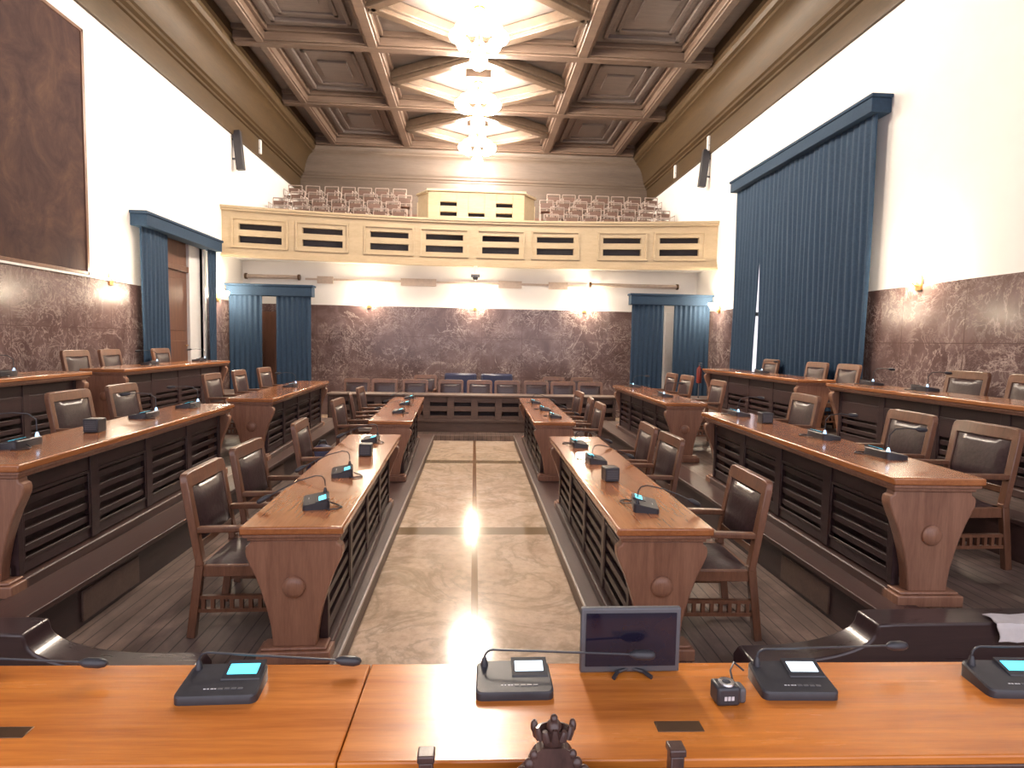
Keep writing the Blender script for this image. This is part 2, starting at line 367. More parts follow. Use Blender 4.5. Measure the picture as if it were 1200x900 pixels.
# ------------------------------------------------------------------ ceiling
ZC = 8.2
struct(MB().box(-W, W, Y0, YF, ZC+.3, ZC+.42).build('ceiling', M['ceilp'], smooth=False))
ys = [20.2-3.3*i for i in range(7)]
for y in ys:
    mb = MB().box(-5.2, 5.2, y-.17, y+.17, ZC+.04, ZC+.31).box(-5.2, 5.2, y-.11, y+.11, ZC, ZC+.05).box(-5.2, 5.2, y-.26, y+.26, ZC+.2, ZC+.31)
    struct(mb.build('ceiling_cross_beam', M['ceil'], bevel=.015))
for x, w in ((-4.65, .12), (-2.28, .16), (2.28, .16), (4.65, .12)):
    mb = MB().box(x-w, x+w, Y0, YF, ZC+.05, ZC+.31).box(x-w*.65, x+w*.65, Y0, YF, ZC+.01, ZC+.06).box(x-w-.08, x+w+.08, Y0, YF, ZC+.2, ZC+.31)
    struct(mb.build('ceiling_long_beam', M['ceil'], bevel=.015))
for i, y in enumerate(ys[:-1]):
    yc = y-1.65
    # stepped frames in the side coffers
    mb = MB()
    for sx in (-1, 1):
        for k, (dx, dy, dz) in enumerate(((.82, 1.15, .22), (.6, .9, .26))):
            cx = sx*3.46
            for a, b_, c, d in ((cx-dx, cx+dx, yc-dy, yc-dy+.09), (cx-dx, cx+dx, yc+dy-.09, yc+dy), (cx-dx, cx-dx+.09, yc-dy, yc+dy), (cx+dx-.09, cx+dx, yc-dy, yc+dy)):
                mb.box(a, b_, c, d, ZC+dz, ZC+.31)
        mb.box(sx*3.46-.34, sx*3.46+.34, yc-.4, yc+.4, ZC+.24, ZC+.31)
    struct(mb.build('ceiling_coffer_moulding', M['ceilp'], bevel=.012))
    # diamond frame of the middle bay
    mb = MB()
    P = [(-2.08, yc), (0, yc-1.42), (2.08, yc), (0, yc+1.42)]
    for k in range(4):
        (xa, ya), (xb, yb) = P[k], P[(k+1) % 4]
        mb.bar((xa, ya, ZC+.16), (xb, yb, ZC+.16), .20, .34, up=(0, 0, 1))
        mb.bar((xa, ya, ZC+.03), (xb, yb, ZC+.03), .10, .20, up=(0, 0, 1))
    mb.box(-.3, .3, yc-.3, yc+.3, ZC+.12, ZC+.31)
    struct(mb.build('ceiling_diamond_frame', M['diamond'], bevel=.015))
# cornices
prof = [(0, 6.75), (.05, 6.75), (.06, 6.80), (.06, 7.2), (.10, 7.22), (.10, 7.27), (.16, 7.31), (.16, 7.37), (.20, 7.40), (.21, 7.46), (.24, 7.6), (.29, 7.75), (.36, 7.88), (.45, 7.98), (.50, 8.0), (.50, 8.06), (.56, 8.09), (.60, 8.16), (.60, 8.26), (.66, 8.29), (.66, 8.52), (0, 8.52)]
for s, nm in ((-1, 'left'), (1, 'right')):
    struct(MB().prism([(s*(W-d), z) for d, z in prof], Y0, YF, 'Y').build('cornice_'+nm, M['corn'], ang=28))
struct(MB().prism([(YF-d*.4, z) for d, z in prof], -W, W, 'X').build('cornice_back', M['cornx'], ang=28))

# ------------------------------------------------------------------ gallery
def gy(x): return 15.12-.75*(x/W)**2
def bent(mb, x0, x1, o0, o1, z0, z1, n=None):
    n = n or max(1, int(abs(x1-x0)/.25))
    for i in range(n):
        a, b_ = x0+(x1-x0)*i/n, x0+(x1-x0)*(i+1)/n
        vs = [(a, gy(a)+o0, z0), (b_, gy(b_)+o0, z0), (b_, gy(b_)+o1, z0), (a, gy(a)+o1, z0), (a, gy(a)+o0, z1), (b_, gy(b_)+o0, z1), (b_, gy(b_)+o1, z1), (a, gy(a)+o1, z1)]
        fs = [(0, 3, 2, 1), (4, 5, 6, 7), (0, 1, 5, 4), (2, 3, 7, 6)]
        if i == 0: fs.append((3, 0, 4, 7))
        if i == n-1: fs.append((1, 2, 6, 5))
        mb.add(vs, fs)
GX = [-5.05, -3.68, -2.12, -.78, .62, 1.98, 3.62, 4.98]
gal = thing('gallery_balcony', 'long curved cream gallery front with slotted panels across the back wall', 'balcony', (0, 15.1, 3.85))
def gp(mb, name, mat, **kw): return mb.build(name, mat, gal, loc=(0, -15.1, -3.85), **kw)
mb = MB(); SZ = [(4.14, 4.30), (4.44, 4.58)]
for z0, z1 in ((3.85, 4.14), (4.30, 4.44), (4.58, 4.93)): bent(mb, -W, W, 0, .10, z0, z1)
xs = sorted([g+d for g in GX for d in (-.46, .46)]); edges = [-W]+xs+[W]
for z0, z1 in SZ:
    for i in range(0, len(edges), 2): bent(mb, edges[i], edges[i+1], 0, .10, z0, z1)
gp(mb, 'parapet', M['cream'])
mb = MB(); bent(mb, -W, W, -.06, .18, 4.86, 4.91); bent(mb, -W, W, -.09, .2, 4.91, 4.96); gp(mb, 'top_rail', M['cream'])
mb = MB(); bent(mb, -W, W, -.05, .1, 3.85, 3.93); bent(mb, -W, W, -.025, .1, 3.93, 3.98); bent(mb, -W, W, -.09, .05, 3.80, 3.85); gp(mb, 'base_moulding', M['cream'])
for g in GX:
    mb = MB()
    for a, b_, c, d in ((-.6, .6, 4.02, 4.06), (-.6, .6, 4.68, 4.72), (-.6, -.56, 4.02, 4.72), (.56, .6, 4.02, 4.72)): bent(mb, g+a, g+b_, -.04, .01, c, d, 4 if b_-a > .5 else 1)
    gp(mb, 'panel_frame', M['cream'])
mb = MB(); bent(mb, -W, W, .32, .34, 4.0, 4.66); gp(mb, 'lining', M['lining'], label='dark lining behind the slots')  # added sheet, darkens the slots like the shaded gallery interior
# floor of the gallery, its soffit and stepped tiers
mb = MB(); n = 24; V = []; F = []
pts = [(-W+2*W*i/n, gy(-W+2*W*i/n)+.09) for i in range(n+1)]+[(W, YF), (-W, YF)]
mb.prism(pts, 3.86, 4.0, 'Z'); struct(mb.build('gallery_floor', M['white'], smooth=False))
mb = MB()
for y0, z in ((16.2, 4.65), (16.9, 5.0), (17.6, 5.35), (18.3, 5.7)): mb.box(-W, W, y0, YF, z-.6, z)
struct(mb.build('gallery_tiers', M['door'], smooth=False))
# tribune box in the middle of the gallery
tb = thing('tribune_box', 'raised cream box with chamfered corners in the middle of the gallery', 'tribune', (0, 15.6, 4.0))
def trib(mb, name, mat, **kw): return mb.build(name, mat, tb, loc=(0, -15.6, -4.0), **kw)
mb = MB(); fx = 1.22; ft, fb = 5.72, 4.01; yf = 15.52
holes_x = [(-.92, -.50), (-.21, .21), (.50, .92)]
for a, b_ in ((-fx, -.92), (-.50, -.21), (.21, .5), (.92, fx)): mb.box(a, b_, yf, yf+.1, fb, ft)
for i, (a, b_) in enumerate(holes_x):
    mid = i == 1
    zs = [fb, 5.12, 5.21, ft] if mid else [fb, 5.12, 5.22, 5.37, 5.47, ft]
    for k in range(0, len(zs), 2): mb.box(a, b_, yf, yf+.1, zs[k], zs[k+1])
for s in (-1, 1):
    mb.prism([(s*fx, yf), (s*1.52, yf+.42), (s*1.44, yf+.48), (s*(fx-.06), yf+.1)], fb, ft-.04, 'Z')
    mb.box(min(s*1.44, s*1.54), max(s*1.44, s*1.54), yf+.42, yf+1.1, fb, ft-.2)
trib(mb, 'box_wall', M['cream'], bevel=.008)
trib(MB().box(-1.15, 1.15, yf+.16, yf+.18, 5.0, 5.6), 'lining', M['lining'], label='dark lining behind the slots')  # added sheet, keeps the tribune slots dark as if in shade
mb = MB().box(-fx-.04, fx+.04, yf-.04, yf+.16, ft, ft+.06)
for s in (-1, 1): mb.prism([(s*(fx+.04), yf-.04), (s*1.57, yf+.42), (s*1.4, yf+.5), (s*(fx-.1), yf+.16)], ft-.04, ft+.02, 'Z')
trib(mb, 'box_rail', M['cream'], bevel=.008)
mb = MB().box(-.62, .86, 15.36, 15.52, 4.97, 5.07).box(-.58, .82, 15.38, 15.52, 4.7, 4.97); trib(mb, 'box_ledge', M['cream'], bevel=.01)

# gallery chairs: light tubular frames
def gallery_chair():
    t = thing('gallery_chair', '', 'chair')
    mb = MB()
    for s in (-1, 1):
        mb.tube([(s*.2, .2, 0), (s*.2, .18, .45), (s*.2, .24, .86)], .014, 6)
        mb.tube([(s*.2, -.2, 0), (s*.2, -.18, .45), (s*.2, .19, .45)], .014, 6)
        mb.tube([(s*.21, -.18, .45), (s*.21, -.17, .65), (s*.21, .2, .66)], .012, 6)
    mb.tube([(-.2, .24, .86), (.2, .24, .86)], .016, 6); mb.tube([(-.2, .21, .62), (.2, .21, .62)], .012, 6)
    mb.build('tube_frame', M['gchair'], t)
    MB().box(-.2, .2, -.2, .17, .44, .465).build('seat', M['gseat'], t, bevel=.01)
    MB().box(-.185, .185, .215, .235, .64, .78).build('backrest', M['gseat'], t, bevel=.006)
    return t
gc = None
for s, nm in ((-1, 'left'), (1, 'right')):
    for r_, (y, z) in enumerate(((16.55, 4.65), (17.25, 5.0), (17.95, 5.35), (18.65, 5.7))):
        for k in range(7):
            x = s*(2.1+.26*(r_ % 2)+.52*k)+random.uniform(-.02, .02)
            lab = f'light tubular chair standing in the gallery {nm} of the cream tribune box'
            grp = f'gallery chairs {nm} of the tribune box'
            if gc is None: gc = gallery_chair(); gc.location = (x, y, z); gc['label'] = lab; gc['group'] = grp; gc.rotation_euler.z = random.uniform(-.1, .1)
            else: dup(gc, (x, y, z), random.uniform(-.06, .06), lab, grp)

# ------------------------------------------------------------------ curtains
def drape(mb, a0, a1, z0, z1, depth, axis, base, amp=.020, per=.12, shift=None, seed=0):
    """folded cloth; a = coordinate along the wall, base = coordinate of the cloth across the wall, pushes out along depth sign"""
    n = max(8, int(abs(a1-a0)/per*8)); m = 10; rnd = random.Random(seed)
    ph = [rnd.uniform(-.5, .5) for _ in range(60)]
    vs = []
    for side in (0, 1):
        for j in range(m+1):
            z = z0+(z1-z0)*j/m
            for i in range(n+1):
                u = i/n; sa, sb = a0, a1
                if shift: sa, sb = shift(z)
                a = sa+(sb-sa)*u
                w = abs(a1-a0)*u/per
                k = int(w) % 58; pv = ph[k]*(1-(w % 1))+ph[k+1]*(w % 1)
                d = amp*(1-.45*(z-z0)/(z1-z0))*math.sin(2*PI*w+pv)+.012*math.sin(w*.9+z*1.3)
                c = base+depth*(d+side*.012)
                vs.append((a, c, z) if axis == 'X' else (c, a, z))
    N = (n+1)*(m+1); fs = []
    for side in (0, 1):
        for j in range(m):
            for i in range(n):
                q = side*N+j*(n+1)+i; fs.append((q, q+1, q+n+2, q+n+1))
    for j in range(m):
        for i in (0, n): q = j*(n+1)+i; fs.append((q, q+n+1, q+n+1+N, q+N))
    for i in range(n):
        for j in (0, m): q = j*(n+1)+i; fs.append((q, q+1, q+1+N, q+N))
    return mb.add(vs, fs)
def pelmet(mb, a0, a1, z0, z1, axis, wallc, outc):
    lo, hi = min(wallc, outc), max(wallc, outc)
    if axis == 'X': mb.box(a0, a1, lo, hi, z0, z1); mb.box(a0-.03, a1+.03, lo-.02, hi, z1, z1+.05)
    else: mb.box(lo, hi, a0, a1, z0, z1); mb.box(lo-(.02 if outc < wallc else 0), hi+(.02 if outc > wallc else 0), a0-.03, a1+.03, z1, z1+.05)
    return mb
# back corners
def back_curtain(x0, x1, g0, g1, label, seed):
    y = 14.45
    t = thing('door_curtain', label, 'curtain', ((x0+x1)/2, y, .12))
    off = (-(x0+x1)/2, -y, -.12)
    drape(MB(), x0, g0, .12, 3.05, -1, 'X', y, seed=seed).build('curtain_panel', M['curtain'], t, off, ang=60)
    drape(MB(), g1, x1, .12, 3.05, -1, 'X', y, seed=seed+1).build('curtain_panel', M['curtain'], t, off, ang=60)
    pelmet(MB(), x0-.04, x1+.04, 2.92, 3.14, 'X', y+.2, y-.07).build('pelmet', M['curtain'], t, off, bevel=.01)
back_curtain(-5.74, -3.86, -4.98, -4.66, 'blue door curtain in the back left corner, brown door showing in its gap', 3)
back_curtain(3.82, 5.76, 4.62, 4.87, 'blue door curtain in the back right corner, pale door showing in its gap', 9)
# doors behind the back curtains
mb = MB().box(-5.4, -4.2, YB-.08, YB-.035, .1, 2.6).box(-5.28, -4.85, YB-.1, YB-.07, .3, 2.4).box(-4.75, -4.32, YB-.1, YB-.07, .3, 2.4)
struct(mb.build('door_2', M['door'], bevel=.006))
mb = MB().box(4.3, 5.6, YB-.08, YB-.035, .1, 3.0).box(4.42, 4.88, YB-.1, YB-.07, .3, 2.8).box(5.0, 5.46, YB-.1, YB-.07, .3, 2.8)
struct(mb.build('door_3', M['white'], bevel=.006))
# left side door curtain
t = thing('side_door_curtain', 'blue curtain pair hung open around the brown door in the left wall', 'curtain', (-W+.14, 12.1, F3))
off = (W-.14, -12.1, -F3)
drape(MB(), 10.72, 11.62, F3, 3.86, 1, 'Y', -W+.14, seed=21).build('curtain_panel', M['curtain'], t, off, ang=60)
drape(MB(), 13.3, 13.64, F3, 3.86, 1, 'Y', -W+.14, seed=22, per=.11).build('curtain_panel', M['curtain'], t, off, ang=60)
pelmet(MB(), 10.66, 13.7, 3.80, 4.0, 'Y', -W, -W+.28).build('pelmet', M['curtain'], t, off, bevel=.01)
# tall right window curtain
t = thing('window_curtain', 'tall closed blue curtain over the window in the right wall', 'curtain', (W-.16, 10.9, F3))
off = (-W+.16, -10.9, -F3)
gap = lambda z: max(0, min(1, (4.45-z)/2.6))
drape(MB(), 8.42, 11.8, F3, 5.38, -1, 'Y', W-.16, amp=.026, per=.15, seed=31, shift=lambda z: (8.42, 11.82-.10*gap(z))).build('curtain_panel', M['curtain'], t, off, ang=60)
drape(MB(), 11.8, 12.98, F3, 5.38, -1, 'Y', W-.16, amp=.024, per=.15, seed=33, shift=lambda z: (11.80+.09*gap(z), 12.98)).build('curtain_panel', M['curtain'], t, off, ang=60)
pelmet(MB(), 8.36, 13.05, 5.30, 5.50, 'Y', W, W-.30).build('pelmet', M['curtain'], t, off, bevel=.01)

# ------------------------------------------------------------------ painting on the left wall
t = thing('wall_painting', 'huge dark brown figure painting hanging on the left wall', 'painting', (-W, 7.1, 4.6))
off = (W, -7.1, -4.6)
MB().box(-W, -W+.05, 4.75, 9.42, 2.86, 6.36).build('canvas', M['canvas'], t, off)
mb = MB()
for a in ((4.70, 9.47, 2.83, 2.88), (4.70, 9.47, 6.34, 6.39), (4.70, 4.76, 2.83, 6.39), (9.41, 9.47, 2.83, 6.39)): mb.box(-W, -W+.065, *a)
mb.build('picture_frame', M['door'], t, off, bevel=.006)

# ------------------------------------------------------------------ council desks (local: aisle side +x, length along y, floor z=0)
def make_desk(L, name, label, solid=False):
    t = thing(name, label, 'desk')
    mb = MB().box(-.275, .275, -L/2, L/2, .735, .78); mb.build('desktop', M['top'], t, bevel=.01)
    mb = MB().box(-.262, .262, -L/2+.014, L/2-.014, .715, .735).box(-.245, .245, -L/2+.035, L/2-.035, .692, .715); mb.build('under_moulding', M['panel'], t, bevel=.006)
    half = [(.118, .085), (.121, .14), (.132, .22), (.152, .31), (.178, .40), (.210, .49), (.240, .555), (.258, .60), (.262, .632), (.256, .656), (.236, .668), (.232, .692)]
    poly = half+[(-x, z) for x, z in reversed(half)]
    for s in (-1, 1):
        yo, yi = s*(L/2-.05), s*(L/2-.13)
        ep = MB().prism(poly, min(yo, yi), max(yo, yi), 'Y').build('end_panel', M['panel'], t, bevel=.008, ang=40)
        pr = [(.06, 0), (.06, .02), (.05, .032), (.03, .04), (.001, .043)]
        MB().lathe([(r, s*(d-.006)+yo) for r, d in pr], (0, 0, .43), 20, 'Y').build('boss', M['panel'], ep)
        mb = MB().box(-.2, .2, min(yo, yi)-.035, max(yo, yi)+.035, 0, .07).box(-.18, .18, min(yo, yi)-.02, max(yo, yi)+.02, .07, .088)
        mb.build('plinth', M['panel'], t, bevel=.008)
    # slatted front
    x0, x1 = .125, .155; y0, y1 = -L/2+.13, L/2-.13; nb = 4
    mb = MB().box(x0, x1, y0, y1, .57, .70).box(x0, x1, y0, y1, .09, .16)
    bw = (y1-y0)/nb
    for k in range(nb+1):
        c = y0+bw*k; mb.box(x0-.005, x1+.012, max(y0, c-.045), min(y1, c+.045), .09, .70)
    for k in range(nb):
        a, b_ = y0+bw*k+.045, y0+bw*(k+1)-.045
        for z in (.205, .3, .395, .49): mb.box(x0+.004, x1-.002, a, b_, z, z+.045)
        if solid: mb.box(x0+.002, x1+.006, a, b_, .38, .57)
        mb.box(x1, x1+.008, a, a+.02, .16, .57).box(x1, x1+.008, b_-.02, b_, .16, .57).box(x1, x1+.008, a, b_, .55, .57).box(x1, x1+.008, a, b_, .16, .18)
    mb.build('slatted_front', M['dark'], t, bevel=.003)
    MB().box(.02, .04, y0, y1, .1, .69).build('inner_board', M['dark'], t)
    MB().box(.06, .20, y0+.0, y1, 0, .075).build('base_rail', M['dark2'], t, bevel=.012)
    return t
DESKS = [
 (-1.012, 4.85, F1, .024, 3.24, 'orange-topped council desk left of the aisle, nearest the camera'),
 (-1.10, 9.15, F1, .036, 3.24, 'orange-topped council desk left of the aisle at its far end'),
 (1.093, 4.82, F1, PI-.006, 3.24, 'orange-topped council desk right of the aisle, nearest the camera'),
 (1.075, 9.25, F1, PI-.014, 3.30, 'orange-topped council desk right of the aisle at its far end'),
 (-2.86, 5.10, F2, .030, 3.28, 'council desk on the middle left tier, nearest the camera'),
 (-2.74, 8.95, F2, .03, 3.20, 'council desk on the middle left tier, in front of the corner curtain'),
 (2.765, 4.87, F2, PI-.033, 3.24, 'council desk on the middle right tier, nearest the camera, carved end in full view'),
 (2.76, 9.05, F2, PI-.01, 3.10, 'council desk on the middle right tier, before the right corner curtain'),
 (-4.74, 5.62, F3, .01, 3.4, 'council desk on the top left tier below the dark painting'),
 (-4.74, 9.6, F3, .01, 3.4, 'council desk on the top left tier below the side door curtain'),
 (4.74, 5.62, F3, PI, 3.4, 'council desk on the top right tier along the bare marble wall'),
 (4.76, 9.75, F3, PI, 3.5, 'council desk on the top right tier below the tall window curtain'),
]
DO = []
protos = {}
for x, y, z, rz, L, lab in DESKS:
    if L in protos: o = dup(protos[L], (x, y, z), rz, lab)
    else:
        o = make_desk(L, 'council_desk', lab, solid=z == F3); protos[L] = o; o.location = (x, y, z); o.rotation_euler = (0, 0, rz)
    o['group'] = 'council desks on the tiers'; DO.append(o)
# long low desk at the back
t = thing('back_desk', 'long low desk with slotted panels across the far end of the aisle', 'desk', (0, 12.2, .10))
MB().box(-2.95, 2.98, -.14, .36, .72, .76).build('desktop', M['dull'], t, bevel=.008)
mb = MB(); pw = .495; x0 = -2.9; n = 12
mb.box(x0, 2.94, -.06, -.02, 0, .26).box(x0, 2.94, -.06, -.02, .64, .72).box(x0, 2.94, -.085, -.02, .20, .25)
for k in range(n+1): mb.box(max(x0, x0+k*.487-.07), min(2.94, x0+k*.487+.07), -.07, -.02, .25, .72)
for k in range(n):
    a, b_ = x0+k*.487+.07, x0+(k+1)*.487-.07; mb.box(a, b_, -.055, -.02, .25, .33).box(a, b_, -.055, -.02, .42, .52).box(a, b_, -.055, -.02, .6, .64)
mb.build('slotted_front', M['dull'], t, bevel=.004)
MB().box(-2.9, 2.94, .2, .22, .02, .72).build('inner_board', M['dark'], t)
for x in (-2.9, 0, 2.9): MB().box(x-.03, x+.03, -.02, .34, 0, .72).build('support', M['dark'], t)

# ------------------------------------------------------------------ armchairs (front = +x)
def make_chair(label):
    t = thing('council_chair', label, 'chair')
    cw = M['chair']
    for s in (-1, 1):
        y = s*.255
        MB().bar((-.25, y, .47), (-.31, y, 0), .045, .05).build('leg', cw, t, bevel=.005)
        MB().bar((.235, y, 0), (.235, y, .66), .045, .045, w1=.042, d1=.042).build('leg', cw, t, bevel=.005)
        mb = MB().bar((-.262, y, .655), (.275, y, .668), .055, .035).bar((.255, y, .662), (.285, y, .664), .062, .042); mb.build('armrest', cw, t, bevel=.008)
        mb = MB().bar((-.285, y, .245), (.23, y, .245), .028, .022).bar((-.29, y, .165), (.23, y, .165), .028, .022)
        for k in range(9): mb.box(-.25+k*.055, -.228+k*.055, y-.01, y+.01, .17, .24)
        mb.build('side_stretcher', cw, t)
    MB().bar((.235, -.25, .2), (.235, .25, .2), .028, .04, up=(0, 0, 1)).build('front_stretcher', cw, t, bevel=.004)
    mb = MB().box(-.26, .255, -.265, -.235, .37, .44).box(-.26, .255, .235, .265, .37, .44).box(.228, .258, -.25, .25, .37, .44).box(-.27, -.235, -.25, .25, .37, .44)
    mb.build('seat_frame', cw, t, bevel=.005)
    sp = MB(); n = 8
    vs = []; fs = []
    for i in range(n+1):
        for j in range(n+1):
            u, v = i/n*2-1, j/n*2-1
            vs.append((-.005+.24*u, .24*v, .44+.035*(1-u**4)*(1-v**4)))
    for i in range(n):
        for j in range(n): q = i*(n+1)+j; fs.append((q, q+1, q+n+2, q+n+1))
    sp.add(vs, fs); sp.box(-.245, .235, -.24, .24, .41, .44); sp.build('seat', M['leather'], t, ang=60, label='dark leather seat')
    # back: posts and rails, leaning
    mb = MB()
    B = lambda z: -.25-.09*(z-.45)/.55
    for s in (-1, 1): mb.bar((B(.44), s*.253, .44), (B(.945), s*.253, .945), .055, .045)
    pl = [(-.278, .905), (-.278, .945), (-.273, .97), (-.255, .988), (-.2, .994), (.2, .994), (.255, .988), (.273, .97), (.278, .945), (.278, .905)]
    o0 = len(mb.v); mb.prism(pl, -.0225, .0225, 'X')
    for i in range(o0, len(mb.v)): x, y, z = mb.v[i]; mb.v[i] = (x+B(z), y, z)
    mb.bar((B(.56), -.24, .56), (B(.56), .24, .56), .05, .035, up=(0, 0, 1))
    mb.build('back_frame', cw, t, bevel=.006)
    pd = MB(); vs = []; fs = []; n = 8
    for side in (1, -1):
        for i in range(n+1):
            for j in range(n+1):
                u, v = i/n*2-1, j/n*2-1; z = .735+.165*u
                vs.append((B(z)+side*(.014+.022*(1-u**6)*(1-v**6)), .222*v, z))
    N = (n+1)**2
    for sd in range(2):
        for i in range(n):
            for j in range(n): q = sd*N+i*(n+1)+j; fs.append((q, q+1, q+n+2, q+n+1))
    for i in range(n):
        for j in (0, n): q = i*(n+1)+j; fs.append((q, q+n+1, q+n+1+N, q+N))
        for q in (i, n*(n+1)+i): fs.append((q, q+1, q+1+N, q+N))
    pd.add(vs, fs).build('back_pad', M['leather'], t, ang=60, label='dark leather back pad')
    return t
CH = [
 # left of the aisle, low tier
 (-1.36, 3.84, F1, .02, 'brown leather armchair at the near left aisle desk, closest to the camera'),
 (-1.4, 4.66, F1, -.02, 'brown leather armchair second along the near left aisle desk'),
 (-1.37, 5.97, F1, .05, 'brown leather armchair third along the near left aisle desk, toward its far end'),
 (-1.5, 8.15, F1, -.05, 'brown leather armchair at the near end of the far left aisle desk'),
 (-1.54, 9.2, F1, .25, 'brown leather armchair halfway along the far left aisle desk, turned a little'),
 (-1.58, 10.2, F1, .0, 'brown leather armchair at the far end of the far left aisle desk'),
 # right of the aisle
 (1.46, 3.72, F1, PI-.03, 'brown leather armchair at the near right aisle desk, closest to the camera'),
 (1.46, 5.25, F1, PI+.03, 'brown leather armchair second along the near right aisle desk'),
 (1.45, 5.95, F1, PI-.02, 'brown leather armchair third along the near right aisle desk, toward its far end'),
 (1.4, 8.05, F1, PI, 'brown leather armchair at the near end of the far right aisle desk'),
 (1.42, 8.85, F1, PI-.1, 'brown leather armchair second along the far right aisle desk'),
 (1.44, 9.9, F1, PI+.05, 'brown leather armchair at the far end of the far right aisle desk'),
 # middle left tier
 (-3.42, 5.76, F2, -.03, 'armchair behind the near middle left desk, beside the black cube'),
 (-3.42, 6.62, F2, .03, 'armchair behind the near middle left desk, second in view from the left edge'),
 (-3.4, 8.75, F2, 0, 'armchair at the near end of the far middle left desk, below the side door'),
 (-3.4, 9.75, F2, .04, 'armchair second along the far middle left desk, before the left corner curtain'),
 (-3.36, 10.75, F2, -.04, 'armchair at the far end of the far middle left desk, in the curtain gap'),
 # middle right tier
 (3.42, 4.1, F2, PI+.03, 'armchair beside the carved end of the middle right desk, nearest the right edge'),
 (3.4, 4.85, F2, PI-.02, 'armchair second from the carved end of the near middle right desk'),
 (3.44, 6.55, F2, PI, 'armchair third from the carved end of the near middle right desk'),
 (3.44, 9.0, F2, PI-.03, 'armchair at the near end of the far middle right desk'),
 (3.46, 10.4, F2, PI+.02, 'armchair second along the far middle right desk, before the right corner curtain'),
 (3.42, 11.1, F2, PI, 'armchair at the far end of the far middle right desk, below the curtain gap'),
 # top left tier
 (-5.16, 8.6, F3, 0, 'top tier armchair against the left marble wall, just left of the side door curtain'),
 (-5.16, 9.4, F3, .05, 'top tier armchair under the left edge of the side door curtain'),
 (-5.16, 10.85, F3, 0, 'top tier armchair in front of the brown side door'),
 # top right tier
 (5.2, 5.55, F3, PI, 'top tier armchair against the right marble wall at the right edge of the photo'),
 (5.2, 6.35, F3, PI+.02, 'top tier armchair against the right marble wall, second in from the right edge'),
 (5.2, 8.5, F3, PI-.03, 'top tier armchair under the near edge of the tall window curtain'),
 (5.2, 9.3, F3, PI+.03, 'top tier armchair in front of the middle of the tall window curtain'),
 (5.22, 10.85, F3, PI, 'top tier armchair beside the bright gap of the tall window curtain'),
]
ch0 = None
for x, y, z, rz, lab in CH:
    if ch0 is None: ch0 = make_chair(lab); ch0.location = (x, y, z); ch0.rotation_euler = (0, 0, rz); o = ch0
    else: o = dup(ch0, (x, y, z), rz, lab)
    o['group'] = 'leather armchairs at the council desks'
# chairs behind the back desk
BX = [(-2.55, 'at the left end of the row'), (-1.95, 'second from the left end of the row'), (-1.28, 'between the left aisle desk and the blue settees'), (-.52, 'left of the aisle middle'), (.14, 'in the middle of the row, before the second blue settee'), (.745, 'right of the aisle middle'), (1.40, 'beyond the far right aisle desk'), (2.0, 'second from the right end of the row'), (2.6, 'at the right end of the row')]
for x, lab in BX:
    o = dup(ch0, (x, 12.9, .10), -PI/2+random.uniform(-.05, .05), 'armchair behind the back desk, '+lab); o['group'] = 'armchairs behind the back desk'
for x, lab in ((-1.2, 'left of the blue settees'), (2.0, 'first right of the blue settees'), (2.72, 'nearest the right corner curtain')):
    o = dup(ch0, (x, 14.6, .10), -PI/2, 'armchair against the back marble wall, '+lab); o['group'] = 'armchairs along the back wall'
# blue seats
def blue_seat(x, label):
    t = thing('blue_settee', label, 'settee', (x, 14.7, .10), 0, 'blue settees at the back wall')
    MB().box(-.4, .4, -.34, .28, .12, .44).build('seat', M['bluel'], t, bevel=.04)
    o = MB().box(-.4, .4, .16, .32, .42, 1.05).build('backrest', M['bluel'], t, bevel=.05)
    for s in (-1, 1): MB().box(s*.41-.035, s*.41+.035, -.34, .32, .1, .66).build('arm', M['bluel'], t, bevel=.03)
    for sx in (-1, 1):
        for sy in (-.28, .26): MB().box(sx*.34-.03, sx*.34+.03, sy-.03, sy+.03, 0, .13).build('leg', M['dark'], t)
blue_seat(-.33, 'navy settee against the back marble wall, left one of the pair')
blue_seat(.57, 'navy settee against the back marble wall, right one of the pair')

